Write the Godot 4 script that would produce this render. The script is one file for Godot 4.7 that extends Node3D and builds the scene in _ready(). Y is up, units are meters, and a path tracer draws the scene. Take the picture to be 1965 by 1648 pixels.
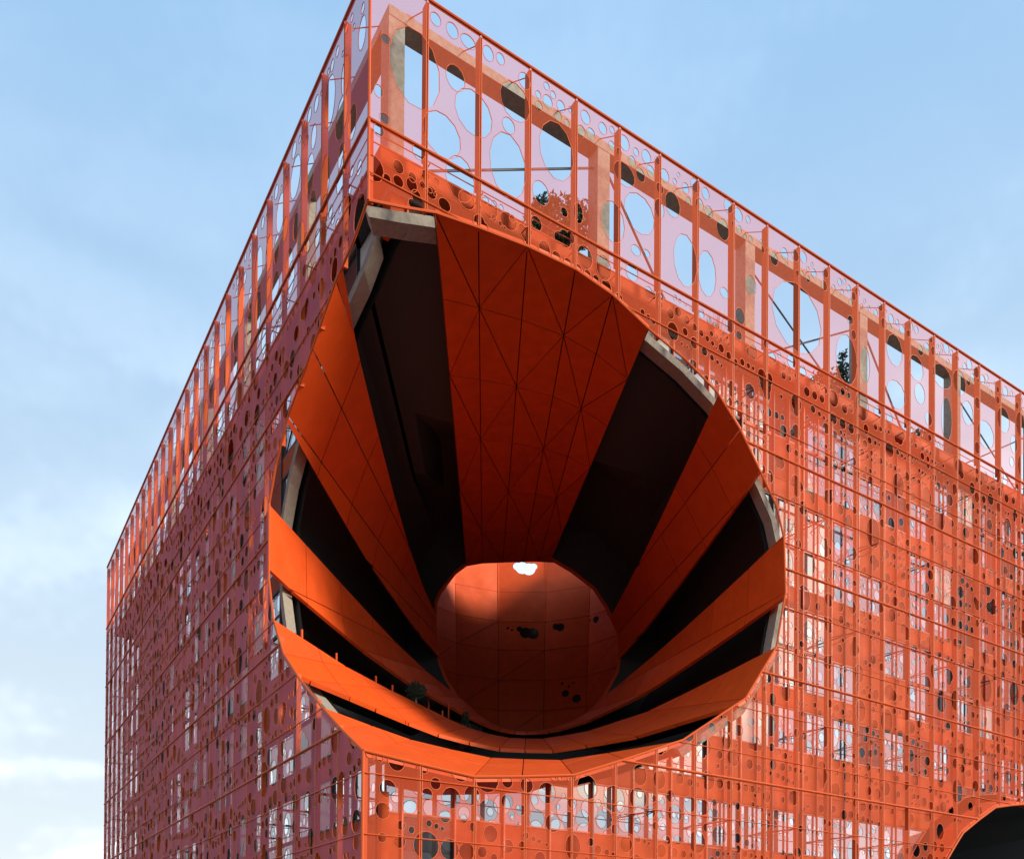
extends Node3D
# A square orange office block seen from below its corner: a perforated metal skin, hung in front of an orange wall,
# and a faceted cone cut into the corner.  Facade 0 runs along +x (plane z = 0), facade 1 along -z (plane x = 0);
# a point of a facade is (u along it, h above the ground, w metres behind the skin).

const BAY := [1.365, 1.38]
const BAYS := [22, 25]
const FLOORS := [3.46, 6.62, 9.78, 12.94, 16.1]
const STOREY := 3.16
const DECK := 19.1
const TOP := 22.6
const WALL_W := 0.95

# the edge of the cone on the skin: (u, h) on facade 0, then on facade 1
const RIM_A := [0.0, 17.52, 0.77, 17.73, 1.59, 17.99, 2.70, 18.16, 4.04, 18.32, 5.45, 18.38, 6.61, 18.23, 7.82, 17.84, 9.11, 17.53, 10.27, 17.08, 11.19, 16.34, 12.08, 15.34,
	12.70, 14.62, 13.01, 13.81, 13.09, 12.24, 12.72, 10.61, 11.45, 8.91, 9.09, 7.42, 7.12, 6.66, 5.49, 6.07, 4.00, 5.86, 2.68, 5.70, 1.26, 5.82, 0.0, 5.94]
const RIM_B := [1.19, 6.65, 2.30, 7.37, 3.90, 8.47, 5.10, 9.43, 5.97, 10.61, 6.41, 11.86, 6.43, 13.92, 5.89, 14.73, 4.96, 15.51, 3.22, 16.25, 1.75, 16.94, 0.71, 17.18]
# the narrow end of the cone, one point for every point of the edge
const THROAT := [11.61, 18.57, -16.73, 11.78, 18.72, -16.52, 11.92, 18.85, -16.34, 12.47, 18.95, -15.93, 13.23, 18.99, -15.43, 13.99, 19.02, -14.93, 14.56, 19.04, -14.55, 14.99, 19.06, -14.26,
	15.90, 18.65, -13.99, 16.92, 18.06, -13.75, 17.67, 17.35, -13.76, 18.43, 16.44, -13.87, 18.78, 15.64, -14.16, 18.90, 14.92, -14.52, 18.70, 13.97, -15.22, 18.30, 13.28, -15.88,
	17.70, 12.86, -16.50, 17.14, 12.61, -16.99, 16.81, 12.54, -17.24, 16.50, 12.49, -17.46, 16.09, 12.47, -17.73, 15.67, 12.49, -17.99, 15.11, 12.59, -18.28, 14.53, 12.83, -18.51,
	14.03, 13.13, -18.65, 13.64, 13.43, -18.71, 13.12, 13.81, -18.81, 12.72, 14.19, -18.84, 12.36, 14.61, -18.81, 12.03, 15.12, -18.71, 11.69, 15.78, -18.51, 11.51, 16.33, -18.27,
	11.35, 16.86, -18.03, 11.21, 17.44, -17.74, 11.24, 17.82, -17.47, 11.40, 18.16, -17.14]
const BANDS := [[-9.0, 7.4], [8.65, 10.6], [12.1, 13.88], [15.42, 17.03]]      # heights of the orange stripes; the balconies lie between them
const SLOTS := [[7.4, 8.65], [10.6, 12.1], [13.88, 15.42], [17.03, 18.6]]
const ROWS := [0.0, 0.14, 0.3, 0.47, 0.65, 0.83, 1.0]
# holes of the terrace screen on facade 0: u, h, half width, half height
const BIG_HOLES := [1.06, 20.91, 0.62, 0.85, 2.07, 21.24, 0.24, 0.28, 2.55, 20.70, 0.49, 0.51, 1.74, 19.79, 0.48, 0.49, 3.49, 20.90, 0.17, 0.18, 3.66, 21.55, 0.41, 0.44, 3.48, 19.96, 0.50, 0.75,
	4.86, 20.99, 0.50, 0.69, 4.41, 19.76, 0.24, 0.28, 5.52, 19.79, 0.15, 0.25, 5.10, 19.62, 0.10, 0.11, 7.48, 20.68, 0.51, 0.50, 6.97, 21.45, 0.35, 0.29, 7.37, 19.69, 0.16, 0.13, 7.73, 19.77, 0.12, 0.09, 9.09, 20.17, 0.42, 0.70, 10.48, 21.63, 0.24, 0.29,
	9.89, 20.16, 0.34, 0.62, 10.55, 19.91, 0.16, 0.14, 13.56, 20.41, 1.08, 1.00, 15.84, 20.03, 0.51, 0.77, 16.74, 20.20, 0.24, 0.59, 18.26, 21.23, 0.42, 0.50, 18.35, 19.83, 0.50, 0.45,
	19.42, 21.08, 0.41, 0.41, 20.90, 21.34, 0.55, 0.39, 21.18, 19.99, 0.31, 0.74, 23.58, 20.24, 0.54, 0.48, 24.73, 21.14, 0.42, 0.45, 1.56, 22.27, 0.13, 0.14, 1.98, 22.26, 0.15, 0.17,
	2.39, 22.24, 0.19, 0.15, 2.92, 22.27, 0.14, 0.17, 3.25, 22.33, 0.11, 0.13, 0.37, 21.15, 0.12, 0.10, 0.21, 19.95, 0.10, 0.13, 0.36, 19.44, 0.12, 0.11]
const EDGE_HOLES := [0.42, 18.19, 0.09, 0.08, 0.69, 18.25, 0.12, 0.12, 1.01, 18.33, 0.13, 0.15, 1.49, 18.38, 0.12, 0.13, 1.82, 18.27, 0.15, 0.14, 2.38, 18.64, 0.20, 0.20, 2.97, 18.73, 0.23, 0.23, 3.50, 18.67, 0.23, 0.19]
const ARCH := [21.0, -1.0, 20.7, 2.6, 20.75, 4.2, 21.27, 5.1, 21.73, 5.59, 22.2, 6.06, 23.16, 6.59, 24.23, 7.13, 25.26, 7.31, 26.16, 7.44, 28.0, 7.3, 29.2, 6.6, 29.9, 5.0, 29.9, -1.0]
# what stands behind the skin, a letter a bay from the corner: G glass, o orange panel; two rows a storey, lower row first, lowest storey first
const WALL_0 := ["odoooooodooooooooooooo", "GGGGGGGGGGGGGGGGGGGGoo", "GGGGGGGGoooooooooGGGGG", "GGGGGGGGGGGGGGGGGoGGGo", "GGGGGGGGGGGGGooGGGGooG", "GGGGGGGGGGGGooGGGGoGGG",
	"GGGGGGGGGGGGGGoGGGGGGG", "GGGGGGGGGGGGGooGGGGGoo", "GGGGGGGGGGoGGGGGooGGGG", "oGGGGGGGGGGGGoooGGGGGG"]
const WALL_1 := ["oooooGGoooGGooGoooGGooGoo", "GGGGGGGGGGoGGGGGGoGGGGGGG", "GGoGGGGGoGGGooGGGoGGGoGGG", "GGGGGooGGGGoGGoGGGGoGGGoG", "oGGGGGGoGGGGoGGooGGGGoGGG", "GGGGoGGGGooGGGGoGGGGoGGGG",
	"GGGGooGGGoGGGGooGGGGGoGGo", "GGGGGGoGGGoGGGGGooGGGoGGG", "GGoGGGoGGGooGGGGoGGGooGGG", "oGGGoGGGGoGGGoGGGooGGGoGG"]

var M := {}
var building: Node3D
var opening := []          # for each facade, the polygon that the cone cuts from it
var opening_wide := []     # and from the wall behind
var rng := RandomNumberGenerator.new()
var used := {}


func _ready() -> void:
	set_camera_and_light()
	make_materials()
	make_ground()
	building = thing("perforated_office_block", "orange cube-shaped office block with a perforated metal skin and a striped conical recess", "building")
	outline_openings()
	build_skin()
	build_wall()
	build_cone()
	build_shaft()
	build_arch()
	build_terrace()
	build_plants()


func set_camera_and_light() -> void:
	var cam := Camera3D.new()
	cam.name = "camera"
	cam.projection = Camera3D.PROJECTION_FRUSTUM
	cam.near = 0.5
	cam.far = 4000.0
	cam.size = cam.near * 1648.0 / 1697.14
	cam.frustum_offset = Vector2(cam.near * (982.5 - 955.06) / 1697.14, cam.near * (1822.55 - 824.0) / 1697.14)
	cam.position = Vector3(-7.4318, 1.6, 17.0826)
	cam.basis = Basis(Vector3.UP, -deg_to_rad(32.2937)) * Basis(Vector3.RIGHT, deg_to_rad(0.6095)) * Basis(Vector3.BACK, deg_to_rad(0.4383))
	add_child(cam)
	cam.current = true
	var e := Environment.new()
	e.background_mode = Environment.BG_SKY
	var sky := Sky.new()
	var m := ProceduralSkyMaterial.new()
	m.sky_top_color = lin(0.26, 0.53, 0.88)
	m.sky_horizon_color = lin(0.93, 1.0, 1.0)
	m.sky_curve = 0.4
	m.ground_bottom_color = lin(0.2, 0.2, 0.2)
	m.ground_horizon_color = lin(0.6, 0.65, 0.7)
	m.sun_angle_max = 1.0
	m.sky_cover = cloud_cover()
	m.sky_cover_modulate = Color(1, 1, 1, 1)
	sky.sky_material = m
	e.sky = sky
	e.tonemap_mode = Environment.TONE_MAPPER_LINEAR
	e.tonemap_exposure = 1.0
	e.sdfgi_enabled = true
	e.ssao_enabled = true
	e.ssil_enabled = true
	var we := WorldEnvironment.new()
	we.name = "environment"
	we.environment = e
	add_child(we)
	var sun := DirectionalLight3D.new()
	sun.name = "sun"
	sun.light_color = Color(1.0, 0.93, 0.84)
	sun.light_energy = 1.6
	sun.light_angular_distance = 12.0
	sun.shadow_enabled = true
	sun.basis = Basis.looking_at(-Vector3(0.6, 0.375, 0.715).normalized(), Vector3.UP)
	add_child(sun)


func cloud_cover() -> Texture2D:
	# thin high cloud, thicker towards the horizon
	var n := FastNoiseLite.new()
	n.seed = 7
	n.frequency = 1.0
	n.fractal_octaves = 5
	n.domain_warp_enabled = true
	n.domain_warp_amplitude = 0.5
	n.domain_warp_frequency = 0.8
	var w := 1024
	var h := 512
	var im := Image.create_empty(w, h, false, Image.FORMAT_RGBA8)
	for y in h / 2 + 1:
		var el := PI / 2.0 - PI * (y + 0.5) / h
		for x in w:
			var az := TAU * (x + 0.5) / w
			var d := Vector3(cos(el) * sin(az), sin(el), cos(el) * cos(az))
			var p := Vector3(d.x, d.y * 2.6, d.z) * 1.5
			var v: float = n.get_noise_3dv(p) * 0.5 + 0.5
			var low: float = clampf(1.0 - sin(el) * 1.7, 0.0, 1.0)
			var a: float = smoothstep(0.3, 0.74, v) * (0.08 + 1.0 * low)
			im.set_pixel(x, y, Color(1, 1, 1, a))
	return ImageTexture.create_from_image(im)


# ---------------------------------------------------------------- helpers

func lin(r: float, g: float, b: float, a := 1.0) -> Color:
	var c := Color(r, g, b).linear_to_srgb()
	c.a = a
	return c


func mat(called: String, c: Color, rough := 0.5, metal := 0.0) -> StandardMaterial3D:
	var m := StandardMaterial3D.new()
	m.resource_name = called
	m.albedo_color = c
	m.roughness = rough
	m.metallic = metal
	M[called] = m
	return m


func grain(seed_: int, freq: float, lo: Color, hi: Color, size := 256) -> NoiseTexture2D:
	var n := FastNoiseLite.new()
	n.seed = seed_
	n.frequency = freq
	n.fractal_octaves = 4
	var t := NoiseTexture2D.new()
	t.noise = n
	t.width = size
	t.height = size
	t.seamless = true
	var g := Gradient.new()
	g.set_color(0, lo)
	g.set_color(1, hi)
	t.color_ramp = g
	return t


func make_materials() -> void:
	var dents := FastNoiseLite.new()
	dents.seed = 31
	dents.frequency = 0.008
	dents.fractal_octaves = 2
	var buckle := NoiseTexture2D.new()
	buckle.noise = dents
	buckle.width = 256
	buckle.height = 256
	buckle.seamless = true
	buckle.as_normal_map = true
	buckle.bump_strength = 6.0
	var m := mat("frame_metal", lin(0.58, 0.098, 0.022), 0.5)
	m.metallic_specular = 0.3
	# the sheet is punched finer or coarser from panel to panel
	for k in 3:
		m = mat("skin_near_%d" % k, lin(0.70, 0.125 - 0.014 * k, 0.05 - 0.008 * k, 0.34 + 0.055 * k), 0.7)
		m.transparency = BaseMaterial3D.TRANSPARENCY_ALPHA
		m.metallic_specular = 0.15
		m = mat("skin_shaded_%d" % k, lin(0.62 - 0.02 * k, 0.115, 0.155, 0.53 + 0.035 * k), 0.7)  # second facade: shaded mauve put into the colour, denser slanting view into the alpha
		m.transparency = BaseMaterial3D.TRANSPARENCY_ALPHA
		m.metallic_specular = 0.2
	for k in 3:
		m = mat("wall_orange" if k == 0 else "wall_orange_%d" % k, lin(0.58 - 0.07 * k, 0.085 - 0.013 * k, 0.013 + 0.002 * k), 0.55)
		m.metallic_specular = 0.25
		m.albedo_texture = grain(3 + k, 0.02, Color(0.86, 0.84, 0.82), Color(1, 1, 1))
		m.uv1_triplanar = true
		m.uv1_world_triplanar = true
		m.uv1_scale = Vector3.ONE * 0.2
	for k in 3:
		m = mat("cone_orange" if k == 0 else "cone_orange_%d" % k, lin(0.82 - 0.035 * k, 0.107 - 0.006 * k, 0.015), 0.46 + 0.06 * k)
		m.metallic_specular = 0.35
		m.albedo_texture = grain(15 + k, 0.03, Color(0.9, 0.89, 0.88), Color(1, 1, 1))
		m.uv1_triplanar = true
		m.uv1_world_triplanar = true
		m.uv1_scale = Vector3.ONE * 0.22
		m.normal_enabled = true
		m.normal_texture = buckle
		m.normal_scale = 0.35
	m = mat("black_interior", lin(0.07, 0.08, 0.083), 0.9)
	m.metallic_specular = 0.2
	m = mat("concrete", lin(0.34, 0.32, 0.275), 0.85)
	m.albedo_texture = grain(11, 0.06, Color(0.82, 0.82, 0.8), Color(1, 1, 1))
	m.uv1_triplanar = true
	m.uv1_world_triplanar = true
	m.uv1_scale = Vector3.ONE * 0.35
	m = mat("glass", lin(0.66, 0.70, 0.74), 0.03, 0.9)
	m = mat("painted_sky_glint", lin(0.62, 0.63, 0.62), 0.25)  # pale matte pane: bright sky reflection put into its colour
	m = mat("glass_dark", lin(0.05, 0.055, 0.06), 0.03, 0.25)
	m = mat("window_frame", lin(0.60, 0.09, 0.025), 0.45)
	m = mat("dark_frame", lin(0.03, 0.03, 0.032), 0.5)
	m = mat("dark_steel", lin(0.09, 0.1, 0.11), 0.45, 0.3)
	m = mat("asphalt", lin(0.06, 0.06, 0.06), 0.9)
	m = mat("hill_green", lin(0.06, 0.075, 0.035), 0.95)
	m = mat("leaf", lin(0.05, 0.08, 0.03), 0.7)
	m = mat("needle", lin(0.03, 0.06, 0.035), 0.75)
	m = mat("dry_grass", lin(0.22, 0.15, 0.06), 0.8)
	m = mat("bark", lin(0.12, 0.09, 0.06), 0.9)
	m = mat("planter", lin(0.2, 0.19, 0.18), 0.8)


func numbered(called: String) -> String:
	var k: int = used.get(called, 0)
	used[called] = k + 1
	return called if k == 0 else "%s_%03d" % [called, k]


func thing(called: String, label: String, category: String, group := "", at := Vector3.ZERO) -> Node3D:
	var o := Node3D.new()
	o.name = numbered(called)
	o.position = at
	o.set_meta("label", label)
	o.set_meta("category", category)
	if group:
		o.set_meta("group", group)
	add_child(o)
	return o


class Mesh3:
	var v := PackedVector3Array()
	var n := PackedVector3Array()

	# a triangle whose front looks along «out»
	func tri(a: Vector3, b: Vector3, c: Vector3, out: Vector3) -> void:
		var k := (b - a).cross(c - a)
		if k.length_squared() < 1e-14:
			return
		k = k.normalized()
		if k.dot(out) > 0.0:
			v.append(a); v.append(c); v.append(b)
		else:
			k = -k
			v.append(a); v.append(b); v.append(c)
		n.append(k); n.append(k); n.append(k)

	func quad(a: Vector3, b: Vector3, c: Vector3, d: Vector3, out: Vector3) -> void:
		tri(a, b, c, out)
		tri(a, c, d, out)

	# eight corners: four of one end, four of the other
	func hexa(p: Array) -> void:
		var mid := Vector3.ZERO
		for q in p:
			mid += q / 8.0
		for f in [[0, 1, 2, 3], [4, 5, 6, 7], [0, 1, 5, 4], [1, 2, 6, 5], [2, 3, 7, 6], [3, 0, 4, 7]]:
			var a: Vector3 = p[f[0]]
			var c: Vector3 = p[f[2]]
			quad(a, p[f[1]], c, p[f[3]], (a + c) / 2.0 - mid)

	# a flat polygon (any number of corners, convex) with a thickness
	func slab(p: Array, back: Vector3) -> void:
		var mid := Vector3.ZERO
		for q in p:
			mid += (q + back * 0.5) / p.size()
		for i in range(1, p.size() - 1):
			tri(p[0], p[i], p[i + 1], -back)
			tri(p[0] + back, p[i] + back, p[i + 1] + back, back)
		for i in p.size():
			var a: Vector3 = p[i]
			var b: Vector3 = p[(i + 1) % p.size()]
			quad(a, b, b + back, a + back, (a + b + back) / 2.0 - mid)

	func tube(a: Vector3, b: Vector3, r: float, sides := 6, r2 := -1.0) -> void:
		var d := (b - a).normalized()
		var x := d.cross(Vector3.UP if absf(d.y) < 0.9 else Vector3.RIGHT).normalized()
		var y := d.cross(x)
		var e := r if r2 < 0.0 else r2
		for i in sides:
			var t := TAU * i / sides
			var s := TAU * (i + 1) / sides
			var p := x * cos(t) + y * sin(t)
			var q := x * cos(s) + y * sin(s)
			quad(a + p * r, a + q * r, b + q * e, b + p * e, p + q)
			tri(a, a + p * r, a + q * r, -d)
			tri(b, b + p * e, b + q * e, d)

	func put(m: ArrayMesh, material: Material) -> void:
		if v.is_empty():
			return
		var s := []
		s.resize(Mesh.ARRAY_MAX)
		s[Mesh.ARRAY_VERTEX] = v
		s[Mesh.ARRAY_NORMAL] = n
		m.add_surface_from_arrays(Mesh.PRIMITIVE_TRIANGLES, s)
		m.surface_set_material(m.get_surface_count() - 1, material)


func part(called: String, shapes: Array, parent: Node) -> MeshInstance3D:
	# shapes: Mesh3, material name, Mesh3, material name ...
	var am := ArrayMesh.new()
	for i in range(0, shapes.size(), 2):
		var g: Mesh3 = shapes[i]
		g.put(am, M[shapes[i + 1]])
	if am.get_surface_count() == 0:
		return null
	var o := MeshInstance3D.new()
	o.name = called
	o.mesh = am
	parent.add_child(o, true)
	return o


func at(side: int, u: float, h: float, w: float) -> Vector3:
	return Vector3(u, h, -w) if side == 0 else Vector3(w, h, -u)


func outwards(side: int) -> Vector3:
	return Vector3(0, 0, 1) if side == 0 else Vector3(-1, 0, 0)


func fbox(g: Mesh3, side: int, u0: float, u1: float, h0: float, h1: float, w0: float, w1: float) -> void:
	g.hexa([at(side, u0, h0, w0), at(side, u1, h0, w0), at(side, u1, h1, w0), at(side, u0, h1, w0), at(side, u0, h0, w1), at(side, u1, h0, w1), at(side, u1, h1, w1), at(side, u0, h1, w1)])


func rect(u0: float, u1: float, h0: float, h1: float) -> PackedVector2Array:
	return PackedVector2Array([Vector2(u0, h0), Vector2(u1, h0), Vector2(u1, h1), Vector2(u0, h1)])


func solid(polys: Array) -> Array:
	return polys.filter(func(p): return p.size() > 2 and not Geometry2D.is_polygon_clockwise(p) or p.size() > 2 and absf(area(p)) > 1e-5)


func area(p: PackedVector2Array) -> float:
	var s := 0.0
	for i in p.size():
		s += p[i].cross(p[(i + 1) % p.size()])
	return s / 2.0


func fill(g: Mesh3, side: int, p: PackedVector2Array, w: float) -> void:
	var t := Geometry2D.triangulate_polygon(p)
	var out := outwards(side)
	for i in range(0, t.size(), 3):
		g.tri(at(side, p[t[i]].x, p[t[i]].y, w), at(side, p[t[i + 1]].x, p[t[i + 1]].y, w), at(side, p[t[i + 2]].x, p[t[i + 2]].y, w), out)


func block(g: Mesh3, side: int, p: PackedVector2Array, w0: float, w1: float) -> void:
	fill(g, side, p, w0)
	var s := signf(area(p))
	for i in p.size():
		var a := p[i]
		var b := p[(i + 1) % p.size()]
		var k := Vector2(b.y - a.y, a.x - b.x) * s
		g.quad(at(side, a.x, a.y, w0), at(side, b.x, b.y, w0), at(side, b.x, b.y, w1), at(side, a.x, a.y, w1), at(side, k.x, k.y, 0.0))


func inset(p: PackedVector2Array, d: float) -> PackedVector2Array:
	var out := PackedVector2Array()
	var s := signf(area(p))
	for i in p.size():
		var a := (p[i] - p[i - 1]).normalized()
		var b := (p[(i + 1) % p.size()] - p[i]).normalized()
		var na := Vector2(-a.y, a.x) * s
		var nb := Vector2(-b.y, b.x) * s
		out.append(p[i] + (na + nb) * (d / maxf(1.0 + na.dot(nb), 0.25)))
	return out


func frame(g: Mesh3, side: int, p: PackedVector2Array, d: float, w0: float, w1: float) -> void:
	var q := inset(p, d)
	var out := outwards(side)
	for i in p.size():
		var j := (i + 1) % p.size()
		g.quad(at(side, p[i].x, p[i].y, w0), at(side, p[j].x, p[j].y, w0), at(side, q[j].x, q[j].y, w0), at(side, q[i].x, q[i].y, w0), out)
		var k := (q[i] + q[j] - p[i] - p[j])
		g.quad(at(side, q[i].x, q[i].y, w0), at(side, q[j].x, q[j].y, w0), at(side, q[j].x, q[j].y, w1), at(side, q[i].x, q[i].y, w1), at(side, k.x, k.y, 0.0))


func outline_openings() -> void:
	var a := PackedVector2Array()
	for i in range(0, RIM_A.size(), 2):
		a.append(Vector2(RIM_A[i], RIM_A[i + 1]))
	a.append(Vector2(-1.0, 5.94))
	a.append(Vector2(-1.0, 17.52))
	var b := PackedVector2Array([Vector2(-1.0, 17.52), Vector2(-1.0, 5.94), Vector2(0.0, 5.94)])
	for i in range(0, RIM_B.size(), 2):
		b.append(Vector2(RIM_B[i], RIM_B[i + 1]))
	b.append(Vector2(0.0, 17.52))
	opening = [a, b]
	# where the cone meets the wall behind the skin
	for side in 2:
		var p := PackedVector2Array()
		for i in 36:
			var k: int = (i + 23) % 36 if side == 1 else i
			if (side == 0 and k > 23) or (side == 1 and k < 23 and k > 0):
				continue
			var edge := at(0, RIM_A[k * 2], RIM_A[k * 2 + 1], 0.0) if k < 24 else at(1, RIM_B[k * 2 - 48], RIM_B[k * 2 - 47], 0.0)
			var deep := Vector3(THROAT[k * 3], THROAT[k * 3 + 1], THROAT[k * 3 + 2])
			var q := edge.lerp(deep, WALL_W / (-deep.z if side == 0 else deep.x))
			p.append(Vector2(q.x if side == 0 else -q.z, q.y))
		var first := p[0]
		var last := p[-1]
		p.append(Vector2(-1.0, last.y))
		p.append(Vector2(-1.0, first.y))
		var wide: PackedVector2Array = Geometry2D.offset_polygon(p, 0.47, Geometry2D.JOIN_MITER)[0]
		for i in wide.size():
			wide[i].y = maxf(wide[i].y, 6.03)
		opening_wide.append(wide)


func pieces(side: int, p: PackedVector2Array, wide := false) -> Array:
	# what is left of a polygon beside the openings
	var left := solid(Geometry2D.clip_polygons(p, opening_wide[side] if wide else opening[side]))
	if side == 0:
		var out := []
		for q in left:
			out.append_array(solid(Geometry2D.clip_polygons(q, arch_outline(0.5 if wide else 0.0))))
		return out
	return left


func arch_outline(grown: float) -> PackedVector2Array:
	var p := PackedVector2Array()
	for i in range(0, ARCH.size(), 2):
		p.append(Vector2(ARCH[i], ARCH[i + 1]))
	return p if grown == 0.0 else Geometry2D.offset_polygon(p, grown, Geometry2D.JOIN_MITER)[0]


func near_opening(side: int, u: float, h: float) -> bool:
	for d in [Vector2.ZERO, Vector2(0.9, 0), Vector2(-0.9, 0), Vector2(0, 0.7), Vector2(0, -0.7)]:
		var p: Vector2 = Vector2(u, h) + d
		if Geometry2D.is_point_in_polygon(p, opening_wide[side]) or Geometry2D.is_point_in_polygon(p, opening[side]) or side == 0 and Geometry2D.is_point_in_polygon(p, arch_outline(0.0)):
			return true
	return false


func runs(side: int, a: Vector2, b: Vector2) -> Array:
	# the parts of a straight line on the skin that lie outside the openings
	var out := Geometry2D.clip_polyline_with_polygon(PackedVector2Array([a, b]), opening[side])
	if side == 1:
		return out
	var kept := []
	for q in out:
		kept.append_array(Geometry2D.clip_polyline_with_polygon(q, arch_outline(0.0)))
	return kept


# ---------------------------------------------------------------- setting

func make_ground() -> void:
	var g := Mesh3.new()
	g.quad(Vector3(-1500, 0, -1500), Vector3(1500, 0, -1500), Vector3(1500, 0, 1500), Vector3(-1500, 0, 1500), Vector3.UP)
	part("ground", [g, "asphalt"], self).set_meta("kind", "structure")
	# the wooded slope across the river, behind the viewer: the windows mirror it
	var n := FastNoiseLite.new()
	n.seed = 4
	n.frequency = 0.02
	var h := Mesh3.new()
	var rows := 10
	var cols := 120
	var pt := func(i: int, j: int) -> Vector3:
		var x := -320.0 + 640.0 * i / cols
		var z := 110.0 + 12.0 * j
		var y := 20.0 * sin(minf(j / 7.0, 1.0) * PI / 2.0) * (0.8 + 0.5 * n.get_noise_2d(x * 1.4, 3.0)) + 3.0 * n.get_noise_2d(x * 5.0, z * 5.0) * minf(j, 3.0) / 3.0 - 0.3
		return Vector3(x, y, z)
	for i in cols:
		for j in rows:
			h.quad(pt.call(i, j), pt.call(i + 1, j), pt.call(i + 1, j + 1), pt.call(i, j + 1), Vector3.UP)
	part("hills", [h, "hill_green"], self).set_meta("kind", "structure")


# ---------------------------------------------------------------- the perforated skin

func oval(u: float, h: float, a: float, b: float, sides: int, turn := 0.0) -> PackedVector2Array:
	var p := PackedVector2Array()
	for i in sides:
		var t := TAU * (i + turn) / sides
		p.append(Vector2(u + a * cos(t), h + b * sin(t)))
	return p


func strew_holes(side: int) -> Array:
	var holes := []          # polygons
	var taken := []          # Vector3(u, h, r)
	var length: float = BAY[side] * BAYS[side]
	var free := func(u: float, h: float, r: float) -> bool:
		for t in taken:
			if absf(t.x - u) < 1.6 and Vector2(t.x - u, t.y - h).length() < t.z + r + 0.05:
				return false
		return true
	if side == 0:
		for list in [BIG_HOLES, EDGE_HOLES]:
			for i in range(0, list.size(), 4):
				holes.append(oval(list[i], list[i + 1], list[i + 2], list[i + 3], 12 if list[i + 2] > 0.3 else 14, rng.randf()))
				taken.append(Vector3(list[i], list[i + 1], maxf(list[i + 2], list[i + 3])))
	# the terrace screen: large holes, small ones along the top
	var many := 30 if side == 0 else 85
	for k in many * 6:
		var u := rng.randf_range(0.3, length)
		var h := rng.randf_range(19.5, 21.5)
		var r := rng.randf_range(0.22, 0.5) if side == 1 else rng.randf_range(0.08, 0.4)
		if holes.size() < many + (42 if side == 0 else 0) and free.call(u, h, r):
			taken.append(Vector3(u, h, r))
			holes.append(oval(u, h, r * (0.8 if side == 1 else 1.0), r * rng.randf_range(1.0, 1.5), 12, rng.randf()))
	for k in 150:
		var u := rng.randf_range(3.4 if side == 0 else 0.2, length)
		var h := rng.randf_range(21.75, 22.4)
		for j in rng.randi_range(1, 5):
			var r := rng.randf_range(0.05, 0.17)
			if h < 22.42 and free.call(u, h, r):
				taken.append(Vector3(u, h, r))
				holes.append(oval(u, h, r, r * 1.15, 12, rng.randf()))
			u += r * 2.4
			h += rng.randf_range(-0.12, 0.12)
	# the storeys below
	for f in FLOORS:
		var kept := taken.filter(func(t): return absf(t.y - f - 1.6) < 3.0)
		taken.clear()
		taken.append_array(kept)
		if side == 0 and f == FLOORS[0]:
			# bubbles over the long window under the cone, and the dark row below it
			for c in [[1.5, 4.06, 0.31], [2.08, 4.02, 0.23], [2.52, 4.0, 0.2], [0.85, 4.1, 0.14], [0.45, 4.15, 0.1]]:
				taken.append(Vector3(c[0], c[1], c[2]))
				holes.append(oval(c[0], c[1], c[2], c[2], 16))
			for k in 200:
				var u := rng.randf_range(0.4, 10.5)
				var h := rng.randf_range(4.75, 5.9)
				var r := rng.randf_range(0.09, 0.36)
				if free.call(u, h, r - 0.03):
					taken.append(Vector3(u, h, r))
					holes.append(oval(u, h, r, r, 16, rng.randf()))
		var goes: int = int(BAYS[side] * (34.0 if side == 0 else 36.0))
		var big := 1.0 if side == 0 else 1.22
		for k in goes:
			var u := rng.randf_range(0.1, length)
			var h: float = f + rng.randf_range(0.15, 3.05)
			var kind := rng.randf()
			if kind < 0.3:
				var r := rng.randf_range(0.06, 0.2) * big
				var slope := rng.randf_range(-0.35, 0.1)
				var shrink := rng.randf_range(0.7, 0.95)
				for j in rng.randi_range(3, 6):
					if free.call(u, h, r):
						taken.append(Vector3(u, h, r))
						holes.append(oval(u, h, r, r * 1.08, 14, rng.randf()))
					u += r * 2.7
					h += r * 2.7 * slope
					r = maxf(r * shrink, 0.035)
			elif kind < 0.6:
				var r := rng.randf_range(0.07, 0.24) * big
				if free.call(u, h, r):
					taken.append(Vector3(u, h, r))
					holes.append(oval(u, h, r, r * rng.randf_range(1.0, 1.35), 14, rng.randf()))
			elif kind < 0.85:
				var r := rng.randf_range(0.12, 0.26) * big
				if free.call(u, h, r * 1.9):
					taken.append(Vector3(u, h, r * 1.9))
					var blob := oval(u, h, r, r * 1.15, 14, rng.randf())
					for j in rng.randi_range(1, 3):
						var t := rng.randf() * TAU
						var r2 := r * rng.randf_range(0.45, 0.8)
						var more := Geometry2D.merge_polygons(blob, oval(u + cos(t) * r, h + sin(t) * r * 1.15, r2, r2 * 1.1, 12, rng.randf()))
						if more.size() == 1:
							blob = more[0]
					holes.append(blob)
			else:
				var r := rng.randf_range(0.28, 0.46)
				if free.call(u, h, r):
					taken.append(Vector3(u, h, r))
					holes.append(oval(u, h, r * 0.8, r * 1.1, 14, rng.randf()))
	return holes


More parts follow.
